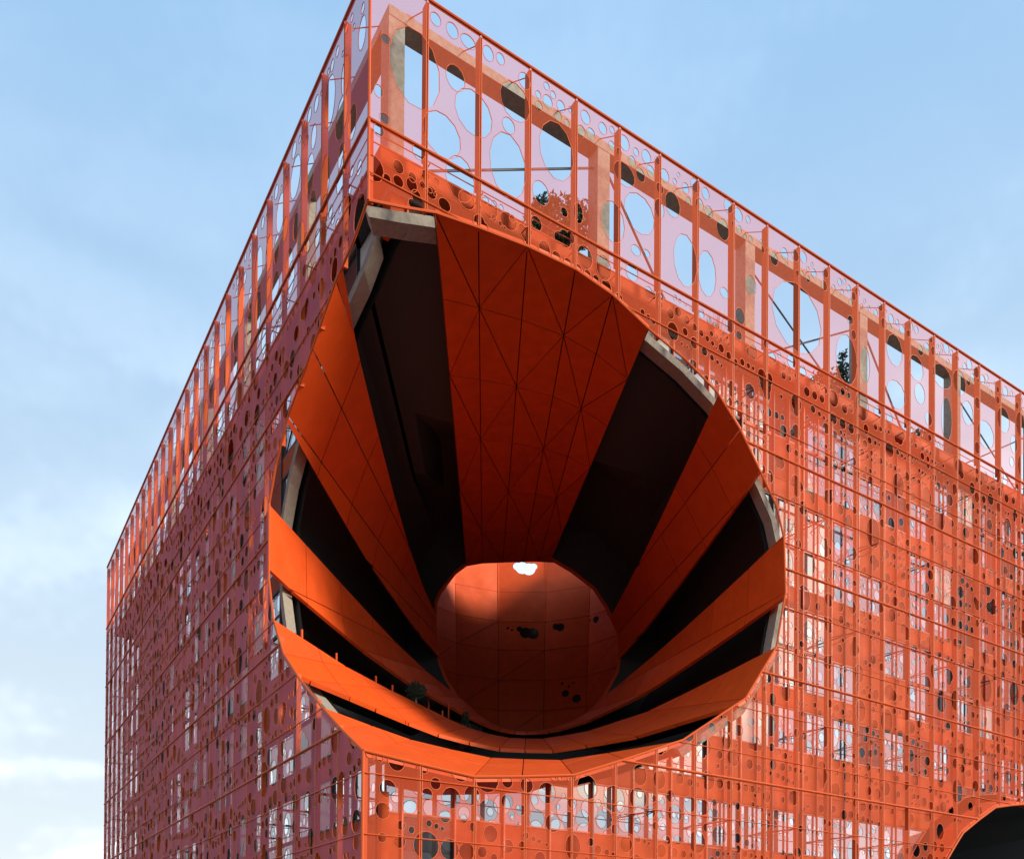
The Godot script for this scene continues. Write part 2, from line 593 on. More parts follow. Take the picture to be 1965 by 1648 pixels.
func build_skin() -> void:
	for side in 2:
		rng.seed = 40 + side
		var holes := strew_holes(side)
		var bay: float = BAY[side]
		var by_bay := []
		for k in BAYS[side]:
			by_bay.append([])
		for p in holes:
			var lo := INF
			var hi := -INF
			for q in p:
				lo = minf(lo, q.x)
				hi = maxf(hi, q.x)
			for k in range(maxi(0, int(floor(lo / bay))), mini(BAYS[side] - 1, int(floor(hi / bay))) + 1):
				by_bay[k].append(p)
		var skin: String = "skin_near" if side == 0 else "skin_shaded"
		for k in BAYS[side]:
			for row in 6:
				var h0: float = FLOORS[row] if row < 5 else FLOORS[4] + STOREY
				var h1: float = h0 + STOREY if row < 5 else TOP
				perforated_panel(side, k * bay + 0.012, (k + 1) * bay - 0.012, h0 + 0.012, h1 - 0.012, by_bay[k], skin)
		# plain lowest course
		var low := Mesh3.new()
		for q in pieces(side, rect(0.02, bay * BAYS[side], 0.4, 3.44)):
			fill(low, side, q, 0.0)
		part("lower_screen", [low, skin + "_1"], building)
		# posts and rails that carry it
		for k in BAYS[side] + 1:
			var u: float = k * bay + (0.045 if k == 0 else 0.0)
			for line in runs(side, Vector2(u, 0.3), Vector2(u, DECK)):
				var g := Mesh3.new()
				fbox(g, side, u - 0.028, u + 0.028, minf(line[0].y, line[-1].y), maxf(line[0].y, line[-1].y), 0.012, 0.12)
				part("skin_post", [g, "frame_metal"], building)
			if k > 0:
				var fin := Mesh3.new()
				fbox(fin, side, u - 0.03, u + 0.03, DECK, TOP - 0.05, 0.012, 0.19 if side == 0 else 0.15)
				part("terrace_post", [fin, "frame_metal"], building)
		var heights := []
		for f in FLOORS:
			heights.append_array([[f, 0.024], [f + 0.74, 0.013], [f + 2.02, 0.014]])
		heights.append_array([[FLOORS[4] + STOREY, 0.026], [TOP, 0.028]])
		for hr in heights:
			var g := Mesh3.new()
			for line in runs(side, Vector2(-0.0, hr[0]), Vector2(bay * BAYS[side], hr[0])):
				g.tube(at(side, line[0].x, hr[0], -0.02), at(side, line[-1].x, hr[0], -0.02), hr[1], 6)
			part("horizontal_rail", [g, "frame_metal"], building)
		# the folded edge of the skin round the cone
		var edge := Mesh3.new()
		var rim: PackedVector2Array = opening[side]
		for i in rim.size():
			var a := rim[i]
			var b := rim[(i + 1) % rim.size()]
			if a.x < -0.5 or b.x < -0.5:
				continue
			edge.tube(at(side, a.x, a.y, -0.012), at(side, b.x, b.y, -0.012), 0.03, 6)
		part("opening_edge", [edge, "frame_metal"], building)
		# arms between the wall and the skin
		for f in FLOORS:
			for k in range(1, BAYS[side], 1):
				var u: float = k * bay
				var h: float = f + 2.02
				if (k + int(f)) % 2 == 0 or near_opening(side, u, h):
					continue
				var g := Mesh3.new()
				g.tube(at(side, u, h, 0.05), at(side, u, h, WALL_W - 0.02), 0.022, 6)
				g.tube(at(side, u, h - 0.02, 0.1), at(side, u + 0.34, h - 0.02, WALL_W - 0.02), 0.014, 5)
				g.tube(at(side, u, h - 0.02, 0.1), at(side, u - 0.34, h - 0.02, WALL_W - 0.02), 0.014, 5)
				part("skin_bracket", [g, "window_frame" if k % 3 else "dark_steel"], building)
	var corner := Mesh3.new()
	corner.tube(Vector3(0, 17.52, 0), Vector3(0, TOP, 0), 0.032, 8)
	corner.tube(Vector3(0, 0, 0), Vector3(0, 5.94, 0), 0.032, 8)
	part("corner_edge", [corner, "frame_metal"], building)


func perforated_panel(side: int, u0: float, u1: float, h0: float, h1: float, holes: Array, skin: String) -> void:
	var near := []
	var cuts := [h0, h1]
	for p in holes:
		var c := Vector2.ZERO
		var lo := INF
		var hi := -INF
		for q in p:
			c += q / p.size()
			lo = minf(lo, q.y)
			hi = maxf(hi, q.y)
		if hi > h0 and lo < h1:
			near.append([p, lo, hi])
			if c.y > h0 and c.y < h1:
				cuts.append(c.y)
	cuts.sort()
	var whole := pieces(side, rect(u0, u1, h0, h1))
	if whole.is_empty():
		return
	var sheet := Mesh3.new()
	for i in cuts.size() - 1:
		if cuts[i + 1] - cuts[i] < 1e-4:
			continue
		var strip := rect(u0 - 1.0, u1 + 1.0, cuts[i], cuts[i + 1])
		for q in whole:
			var left := solid(Geometry2D.intersect_polygons(q, strip))
			for hole in near:
				if hole[2] <= cuts[i] or hole[1] >= cuts[i + 1]:
					continue
				var next := []
				for piece in left:
					next.append_array(solid(Geometry2D.clip_polygons(piece, hole[0])))
				left = next
			for piece in left:
				fill(sheet, side, piece, 0.0)
	var edge := Mesh3.new()
	for q in whole:
		for hole in near:
			var p: PackedVector2Array = hole[0]
			var s := signf(area(p))
			for i in p.size():
				var a := p[i]
				var b := p[(i + 1) % p.size()]
				if not Geometry2D.is_point_in_polygon((a + b) / 2.0, q):
					continue
				var k := Vector2(b.y - a.y, a.x - b.x).normalized() * s * 0.013
				edge.quad(at(side, a.x, a.y, -0.008), at(side, b.x, b.y, -0.008), at(side, b.x + k.x, b.y + k.y, -0.008), at(side, a.x + k.x, a.y + k.y, -0.008), outwards(side))
				edge.quad(at(side, a.x, a.y, -0.008), at(side, b.x, b.y, -0.008), at(side, b.x, b.y, 0.006), at(side, a.x, a.y, 0.006), at(side, -k.x, -k.y, 0.0))
		frame(edge, side, q, 0.022, -0.006, 0.03)
	part("perforated_panel", [sheet, skin + "_%d" % (rng.randi() % 3 if h0 < 19.0 else 0), edge, "frame_metal"], building)


# ---------------------------------------------------------------- the orange wall behind it

func build_wall() -> void:
	rng.seed = 77
	for side in 2:
		var bay: float = BAY[side]
		var map: Array = WALL_0 if side == 0 else WALL_1
		for s in 5:
			var f: float = FLOORS[s]
			for k in range(0, BAYS[side], 2):
				wall_piece(side, maxf(k * bay, WALL_W), minf((k + 2) * bay, BAYS[side] * bay), f + 2.74, f + STOREY + 0.14 if s < 4 else DECK - 0.22)
			for row in 2:
				var h0: float = f + (0.14 if row == 0 else 1.4)
				var h1: float = f + (1.4 if row == 0 else 2.74)
				var letters: String = map[s * 2 + row]
				var k := 0
				while k < BAYS[side]:
					if letters[k] != "o":
						window(side, maxf(k * bay, WALL_W), (k + 1) * bay, h0, h1, 0.8 if letters[k] == "d" else 0.3 if side == 0 and s == 0 else rng.randf())
						k += 1
					else:
						var e := k
						while e < BAYS[side] and e < k + 3 and letters[e] == "o":
							e += 1
						wall_piece(side, maxf(k * bay, WALL_W), e * bay, h0, h1)
						k = e
		var g := Mesh3.new()
		for q in pieces(side, rect(WALL_W, bay * BAYS[side], 0.0, 3.8), true):
			block(g, side, q, WALL_W, WALL_W + 0.2)
		part("ground_floor_wall", [g, "wall_orange"], building)
		# mullions in front of the wall, two a bay
		for k in range(1, BAYS[side] * 2 + 1):
			var u: float = k * bay / 2.0
			if u < WALL_W + 0.1 or side == 1 and k % 2 == 1:
				continue
			for line in Geometry2D.clip_polyline_with_polygon(PackedVector2Array([Vector2(u, 3.5), Vector2(u, DECK - 0.3)]), opening_wide[side]):
				var lo := minf(line[0].y, line[-1].y)
				var hi := maxf(line[0].y, line[-1].y)
				if side == 0 and k % 2 == 1 and u < 11.2 and hi < 7.6:
					continue
				if side == 0 and u > 20.3:
					lo = maxf(lo, 8.0)
				var m := Mesh3.new()
				fbox(m, side, u - 0.022, u + 0.022, lo, hi, WALL_W - (0.06 if side == 0 else 0.035), WALL_W - 0.012)
				part("wall_mullion", [m, "dark_frame" if side == 1 or k % 5 == 0 else "window_frame"], building)
		var beam := Mesh3.new()
		fbox(beam, side, 0.5 if side == 0 else 0.94, bay * BAYS[side], 18.96, 19.36, 0.5, 0.93)
		part("edge_gutter", [beam, "wall_orange"], building)
		# dark backing behind the panes, in place of unlit rooms
		var dark := Mesh3.new()
		for q in pieces(side, rect(WALL_W, bay * BAYS[side], 0.0, DECK - 0.3), true):
			fill(dark, side, q, WALL_W + 0.4)
		part("dark_backing", [dark, "black_interior"], building)
	var post := Mesh3.new()
	fbox(post, 0, 0.80, 0.98, 0.0, 5.3, 0.80, 0.98)
	part("corner_post", [post, "wall_orange"], building)
	# far walls, the other two sides
	var back := Mesh3.new()
	var ex: float = BAY[0] * BAYS[0]
	var ez: float = BAY[1] * BAYS[1]
	back.hexa([Vector3(ex - 0.3, 0, -0.96), Vector3(ex, 0, -0.96), Vector3(ex, 18.9, -0.96), Vector3(ex - 0.3, 18.9, -0.96), Vector3(ex - 0.3, 0, -ez), Vector3(ex, 0, -ez), Vector3(ex, 18.9, -ez), Vector3(ex - 0.3, 18.9, -ez)])
	back.hexa([Vector3(0.96, 0, -ez), Vector3(ex - 0.31, 0, -ez), Vector3(ex - 0.31, 18.9, -ez), Vector3(0.96, 18.9, -ez), Vector3(0.96, 0, -ez + 0.3), Vector3(ex - 0.31, 0, -ez + 0.3), Vector3(ex - 0.31, 18.9, -ez + 0.3), Vector3(0.96, 18.9, -ez + 0.3)])
	part("rear_wall", [back, "wall_orange"], building)


func wall_piece(side: int, u0: float, u1: float, h0: float, h1: float) -> void:
	if u1 - u0 < 0.1:
		return
	for q in pieces(side, rect(u0 + 0.01, u1 - 0.01, h0 + 0.008, h1 - 0.008), true):
		var g := Mesh3.new()
		block(g, side, q, WALL_W, WALL_W + 0.15)
		part("wall_panel", [g, ["wall_orange", "wall_orange", "wall_orange_1", "wall_orange_2"][rng.randi() % 4]], building)


func window(side: int, u0: float, u1: float, h0: float, h1: float, pick: float) -> void:
	if u1 - u0 < 0.1:
		return
	for q in pieces(side, rect(u0 + 0.006, u1 - 0.006, h0 + 0.006, h1 - 0.006), true):
		var g := Mesh3.new()
		frame(g, side, q, 0.04, WALL_W + 0.002, WALL_W + 0.05)
		var o := part("window", [g, "dark_frame" if side == 1 or rng.randf() < 0.4 else "window_frame"], building)
		var p := Mesh3.new()
		fill(p, side, q, WALL_W + 0.04)
		part("pane", [p, "glass" if pick < 0.66 else "painted_sky_glint" if pick > (0.87 if side == 0 else 0.72) else "glass_dark"], o)


# ---------------------------------------------------------------- the cone

var rim3: Array[Vector3] = []
var throat: Array[Vector3] = []
var mid_rim := Vector3.ZERO
var mid_throat := Vector3.ZERO


func cone_at(i: int, v: float) -> Vector3:
	return rim3[i].lerp(throat[i], v)


func away(p: Vector3) -> Vector3:
	# from the cone's axis outwards
	var axis := (mid_throat - mid_rim).normalized()
	var d := p - mid_rim
	return (d - axis * d.dot(axis)).normalized()


func behind(p: Vector3, far: float, i: int) -> Vector3:
	# moved away from the cone's axis, in the plane of the facade that the line i starts from
	var d := away(p)
	if i >= 24:
		d.x = 0.0
	else:
		d.z = 0.0
	var q := p + d.normalized() * far
	if far > 1.0:
		q.y = minf(q.y, 18.78 if minf(p.x, -p.z) < 8.0 else 20.3)
	return q


func lid(p: Vector3) -> Vector3:
	var q := p + away(p) * 4.0
	q.y = minf(q.y, 20.85)
	return q


func cut(p: Array, lo: float, hi: float) -> Array:
	for limit in [[lo, 1.0], [hi, -1.0]]:
		var out := []
		for i in p.size():
			var a: Vector3 = p[i]
			var b: Vector3 = p[(i + 1) % p.size()]
			var da: float = (a.y - limit[0]) * limit[1]
			var db: float = (b.y - limit[0]) * limit[1]
			if da >= 0.0:
				out.append(a)
			if (da > 0.0 and db < 0.0) or (da < 0.0 and db > 0.0):
				out.append(a.lerp(b, da / (da - db)))
		p = out
	return p


func tidy(p: Array, d: float) -> Array:
	# without doubled corners, drawn in by half a joint
	var q := []
	for i in p.size():
		if p[i].distance_to(p[i - 1]) > 0.03:
			q.append(p[i])
	if q.size() < 3:
		return []
	var out := []
	for i in q.size():
		var a: Vector3 = (q[i - 1] - q[i]).normalized()
		var b: Vector3 = (q[(i + 1) % q.size()] - q[i]).normalized()
		var s := a.cross(b).length()
		out.append(q[i] + ((a + b) * (d / s) if s > 0.12 else Vector3.ZERO))
	return out


func surface_of(p: Array) -> float:
	var s := Vector3.ZERO
	for i in range(1, p.size() - 1):
		s += (p[i] - p[0]).cross(p[i + 1] - p[0])
	return s.length() / 2.0


func cone_panel(p: Array, line: int) -> void:
	if p.size() < 3 or surface_of(p) < 0.03:
		return
	var q := tidy(p, 0.014)
	if q.size() < 3:
		return
	var mid := Vector3.ZERO
	for c in q:
		mid += c / q.size()
	var g := Mesh3.new()
	var back := behind(mid, 0.12, line) - mid
	for i in range(1, q.size() - 1):
		g.tri(q[0], q[i], q[i + 1], -back)
		g.tri(in_front(q[0] + back), in_front(q[i] + back), in_front(q[i + 1] + back), back)
	for i in q.size():
		var a: Vector3 = q[i]
		var b: Vector3 = q[(i + 1) % q.size()]
		g.quad(a, b, in_front(b + back), in_front(a + back), (a + b) / 2.0 - mid)
	part("cone_panel", [g, ["cone_orange", "cone_orange_1", "cone_orange_2"][rng.randi() % 3]], building)


func in_front(p: Vector3) -> Vector3:
	return Vector3(maxf(p.x, 0.004), p.y, minf(p.z, -0.004))


func build_cone() -> void:
	rng.seed = 21
	for i in range(0, RIM_A.size(), 2):
		rim3.append(at(0, RIM_A[i], RIM_A[i + 1], 0.0))
	for i in range(0, RIM_B.size(), 2):
		rim3.append(at(1, RIM_B[i], RIM_B[i + 1], 0.0))
	for i in range(0, THROAT.size(), 3):
		throat.append(Vector3(THROAT[i], THROAT[i + 1], THROAT[i + 2]))
	var n := rim3.size()
	for i in n:
		mid_rim += rim3[i] / n
		mid_throat += throat[i] / n
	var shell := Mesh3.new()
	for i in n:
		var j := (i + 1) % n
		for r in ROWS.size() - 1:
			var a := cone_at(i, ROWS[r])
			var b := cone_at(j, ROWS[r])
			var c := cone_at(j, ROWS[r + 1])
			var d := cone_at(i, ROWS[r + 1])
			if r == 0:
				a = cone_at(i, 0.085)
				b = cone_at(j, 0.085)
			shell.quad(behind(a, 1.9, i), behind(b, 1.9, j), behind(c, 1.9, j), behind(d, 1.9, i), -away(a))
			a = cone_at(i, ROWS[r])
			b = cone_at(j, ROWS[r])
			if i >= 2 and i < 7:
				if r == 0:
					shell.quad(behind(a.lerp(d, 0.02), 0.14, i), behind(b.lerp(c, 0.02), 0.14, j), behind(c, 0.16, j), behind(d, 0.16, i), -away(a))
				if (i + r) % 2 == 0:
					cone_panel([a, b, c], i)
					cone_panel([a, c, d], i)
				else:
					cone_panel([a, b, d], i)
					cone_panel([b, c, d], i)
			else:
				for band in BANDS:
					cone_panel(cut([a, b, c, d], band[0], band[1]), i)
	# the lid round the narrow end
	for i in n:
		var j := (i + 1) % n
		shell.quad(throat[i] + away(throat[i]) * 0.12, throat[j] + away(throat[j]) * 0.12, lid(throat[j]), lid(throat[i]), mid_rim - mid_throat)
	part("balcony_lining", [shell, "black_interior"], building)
	# the collar that closes the cone at its narrow end
	for i in n:
		var j := (i + 1) % n
		var a := throat[i] + away(throat[i]) * 0.13
		var b := throat[j] + away(throat[j]) * 0.13
		var g := Mesh3.new()
		g.slab([throat[i], throat[j], b, a], (mid_throat - mid_rim).normalized() * 0.12)
		part("throat_collar", [g, "cone_orange"], building)
	# balcony floors behind the stripes
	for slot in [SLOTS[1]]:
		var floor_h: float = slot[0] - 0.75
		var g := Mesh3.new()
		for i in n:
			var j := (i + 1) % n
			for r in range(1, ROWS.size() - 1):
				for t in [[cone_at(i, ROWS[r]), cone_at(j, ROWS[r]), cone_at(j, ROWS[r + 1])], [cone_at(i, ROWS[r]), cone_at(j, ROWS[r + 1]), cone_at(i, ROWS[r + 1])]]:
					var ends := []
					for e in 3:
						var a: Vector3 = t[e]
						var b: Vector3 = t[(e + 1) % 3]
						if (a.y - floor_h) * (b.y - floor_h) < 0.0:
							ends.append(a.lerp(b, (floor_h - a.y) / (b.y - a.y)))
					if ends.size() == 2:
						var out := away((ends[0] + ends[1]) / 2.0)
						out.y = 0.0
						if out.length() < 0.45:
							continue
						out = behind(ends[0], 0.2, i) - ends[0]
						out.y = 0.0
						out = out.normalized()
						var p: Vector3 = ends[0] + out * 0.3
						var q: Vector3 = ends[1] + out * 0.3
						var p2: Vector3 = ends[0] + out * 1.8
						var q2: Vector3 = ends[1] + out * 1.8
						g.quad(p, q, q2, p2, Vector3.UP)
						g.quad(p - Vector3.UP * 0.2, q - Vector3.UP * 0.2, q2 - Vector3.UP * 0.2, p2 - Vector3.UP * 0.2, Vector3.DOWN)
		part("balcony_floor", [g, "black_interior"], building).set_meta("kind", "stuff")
	concrete_edge()
	# posts of the balustrade in the second slot
	for k in 7:
		var i: int = [27, 27, 27, 27, 26, 26, 25][k]
		var v: float = [0.1, 0.22, 0.36, 0.42, 0.6, 0.7, 0.75][k]
		for e in 40:
			pass
		var p := on_height(10.62, i, v)
		var g := Mesh3.new()
		g.tube(behind(p, 0.4, 30) - Vector3.UP * 0.4, behind(p, 0.4, 30) + Vector3.UP * 0.62, 0.036, 8)
		part("balustrade_post", [g, "cone_orange"], building)


func on_height(h: float, i: int, v: float) -> Vector3:
	# the point of the cone at that height, at depth v, on its left side
	for k in range(i - 3, i + 6):
		var a := cone_at(k, v)
		var b := cone_at((k + 1) % rim3.size(), v)
		if (a.y - h) * (b.y - h) <= 0.0:
			return a.lerp(b, (h - a.y) / (b.y - a.y))
	return cone_at(i, v)


func concrete_edge() -> void:
	# the building's concrete edge beam, set back behind the skin, shows in the slots
	var n := rim3.size()
	for i in n:
		var j := (i + 1) % n
		if rim3[i].y < 7.45 and rim3[j].y < 7.45:
			continue
		var g := Mesh3.new()
		var p := []
		for d in [0.72, 1.15]:
			for far in [0.32, 0.56]:
				for e in [i, j]:
					var left: bool = i >= 23
					var reach: float = throat[e].x if left else -throat[e].z
					p.append(behind(cone_at(e, d / reach), far, 30 if left else 0))
		g.hexa([p[0], p[1], p[3], p[2], p[4], p[5], p[7], p[6]])
		part("concrete_edge", [g, "concrete"], building)


# ---------------------------------------------------------------- the light shaft behind the cone

func build_shaft() -> void:
	var fwd := Vector3(0.534, 0, -0.845).normalized()
	var across := Vector3(0.845, 0, 0.534).normalized()
	var mid := Vector3(17.35, 0, -19.7)
	var levels := [9.6, 11.8, 13.7, 15.4, 17.1, 18.8, 20.4, 22.1, 24.2]
	var ang := [-118.0, -92.0, -66.0, -40.0, -14.0, 12.0, 38.0, 64.0, 90.0, 116.0]
	var put := func(a: float, h: float) -> Vector3:
		var tilt := 1.0 + (h - 16.0) * 0.008
		return mid + (fwd * cos(deg_to_rad(a)) * 4.7 + across * sin(deg_to_rad(a)) * 5.6) * tilt + Vector3.UP * h
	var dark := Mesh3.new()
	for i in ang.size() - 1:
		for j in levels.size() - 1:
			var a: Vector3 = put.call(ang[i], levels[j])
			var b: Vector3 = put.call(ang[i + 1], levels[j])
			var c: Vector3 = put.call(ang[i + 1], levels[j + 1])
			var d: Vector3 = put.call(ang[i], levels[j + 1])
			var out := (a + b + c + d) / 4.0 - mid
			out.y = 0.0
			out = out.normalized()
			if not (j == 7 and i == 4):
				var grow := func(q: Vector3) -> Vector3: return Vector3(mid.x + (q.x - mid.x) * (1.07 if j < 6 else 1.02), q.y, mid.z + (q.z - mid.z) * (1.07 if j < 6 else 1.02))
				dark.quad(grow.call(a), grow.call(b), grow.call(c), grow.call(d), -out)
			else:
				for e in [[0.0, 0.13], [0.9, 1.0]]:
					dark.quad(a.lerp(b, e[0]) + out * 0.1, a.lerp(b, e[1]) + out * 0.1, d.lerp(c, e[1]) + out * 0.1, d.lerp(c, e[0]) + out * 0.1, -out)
			var cuts := []
			if i == 4 and j == 5:
				cuts = [[0.45, 0.75, 0.13], [0.58, 0.62, 0.26], [0.74, 0.6, 0.27], [0.2, 0.78, 0.07], [0.29, 0.72, 0.06]]
			elif i == 5 and j == 5:
				cuts = [[0.35, 0.75, 0.19], [0.24, 0.8, 0.15]]
			elif i == 6 and j == 5:
				cuts = [[0.2, 0.8, 0.17], [0.02, 0.84, 0.06], [0.6, 0.85, 0.14]]
			elif i == 5 and j == 3:
				cuts = [[0.5, 0.5, 0.17], [0.76, 0.3, 0.2], [0.42, 0.84, 0.07], [0.68, 0.82, 0.06], [0.58, 0.72, 0.06]]
			elif i == 4 and j == 7:
				cuts = [[0.5, 0.66, 0.3], [0.64, 0.63, 0.3], [0.4, 0.7, 0.2], [0.74, 0.7, 0.17]]
			elif i == 5 and j == 7:
				cuts = [[0.75, 0.5, 0.1]]
			shaft_panel([a, b, c, d], cuts, (i + j) % 2 == 0 and j < 6 and cuts.is_empty(), 0.014 if j < 7 else 0.002)
	dark.quad(put.call(-90, 9.5), put.call(0, 9.5) + across * -5.0, put.call(0, 9.5) + across * 5.0, put.call(90, 9.5), Vector3.UP)
	for i in [4, 5]:
		var rib := Mesh3.new()
		rib.tube(put.call(ang[i], 20.4), put.call(ang[i], 24.2), 0.04, 6)
		part("shaft_rib", [rib, "cone_orange"], building)
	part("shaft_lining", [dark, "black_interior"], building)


func shaft_panel(p: Array, cuts: Array, split: bool, joint: float) -> void:
	var o: Vector3 = p[0]
	var x: Vector3 = (p[1] - p[0]).normalized()
	var nrm: Vector3 = (p[1] - p[0]).cross(p[3] - p[0]).normalized()
	var y := nrm.cross(x)
	if y.y < 0.0:
		y = -y
	var flat := PackedVector2Array()
	for q in p:
		flat.append(Vector2((q - o).dot(x), (q - o).dot(y)))
	var parts := [flat]
	if split:
		parts = [PackedVector2Array([flat[0], flat[1], flat[2]]), PackedVector2Array([flat[0], flat[2], flat[3]])]
	var mid: Vector3 = (p[0] + p[1] + p[2] + p[3]) / 4.0
	var inward := Vector3(17.35, mid.y, -19.7) - mid
	for piece in parts:
		var shape := inset(piece, joint)
		var g := Mesh3.new()
		var strips := [shape]
		if not cuts.is_empty():
			strips = []
			var hs := [-1.0, 9.0]
			var size := flat[2]
			for c in cuts:
				hs.append(c[1] * size.y)
			hs.sort()
			for k in hs.size() - 1:
				for q in Geometry2D.intersect_polygons(shape, rect(-2.0, 9.0, hs[k], hs[k + 1])):
					var left := [q]
					for c in cuts:
						var hole := oval(c[0] * size.x, c[1] * size.y, c[2] * 1.25, c[2] * 1.2, 12, 0.3)
						var next := []
						for l in left:
							next.append_array(solid(Geometry2D.clip_polygons(l, hole)))
						left = next
					strips.append_array(left)
		for s in strips:
			var t := Geometry2D.triangulate_polygon(s)
			for k in range(0, t.size(), 3):
				var tri := []
				for e in 3:
					tri.append(o + x * s[t[k + e]].x + y * s[t[k + e]].y)
				g.tri(tri[0], tri[1], tri[2], inward)
			for k in s.size():
				var a: Vector3 = o + x * s[k].x + y * s[k].y
				var b: Vector3 = o + x * s[(k + 1) % s.size()].x + y * s[(k + 1) % s.size()].y
				var back := -inward.normalized() * 0.07
				g.quad(a, b, b + back, a + back, Vector3.UP)
		part("shaft_panel", [g, "cone_orange"], building)


# ---------------------------------------------------------------- the lower arch

func build_arch() -> void:
	var p := arch_outline(0.0)
	var edge := Mesh3.new()
	var centre := Vector2(25.3, 3.0)
	for i in p.size() - 1:
		var a := p[i]
		var b := p[i + 1]
		edge.tube(at(0, a.x, a.y, -0.012), at(0, b.x, b.y, -0.012), 0.04, 6)
		var a2 := centre + (a - centre) * 0.72
		var b2 := centre + (b - centre) * 0.72
		var a1 := a + (a - centre) * 0.03
		var b1 := b + (b - centre) * 0.03
		var g := Mesh3.new()
		g.slab([at(0, a.x, a.y, 0.01), at(0, b.x, b.y, 0.01), at(0, b1.x, b1.y, 0.6), at(0, a1.x, a1.y, 0.6)], at(0, (a - centre).normalized().x, (a - centre).normalized().y, 0.0) * 0.1)
		part("arch_panel", [g, "cone_orange"], building)
		var d := Mesh3.new()
		d.quad(at(0, a1.x, a1.y, 0.6), at(0, b1.x, b1.y, 0.6), at(0, b2.x, b2.y, 9.0), at(0, a2.x, a2.y, 9.0), Vector3.DOWN)
		d.tri(at(0, a2.x, a2.y, 9.0), at(0, b2.x, b2.y, 9.0), at(0, centre.x, centre.y, 9.0), Vector3(0, 0, 1))
		part("arch_lining", [d, "black_interior"], building)
	part("arch_edge", [edge, "frame_metal"], building)


# ---------------------------------------------------------------- the roof terrace

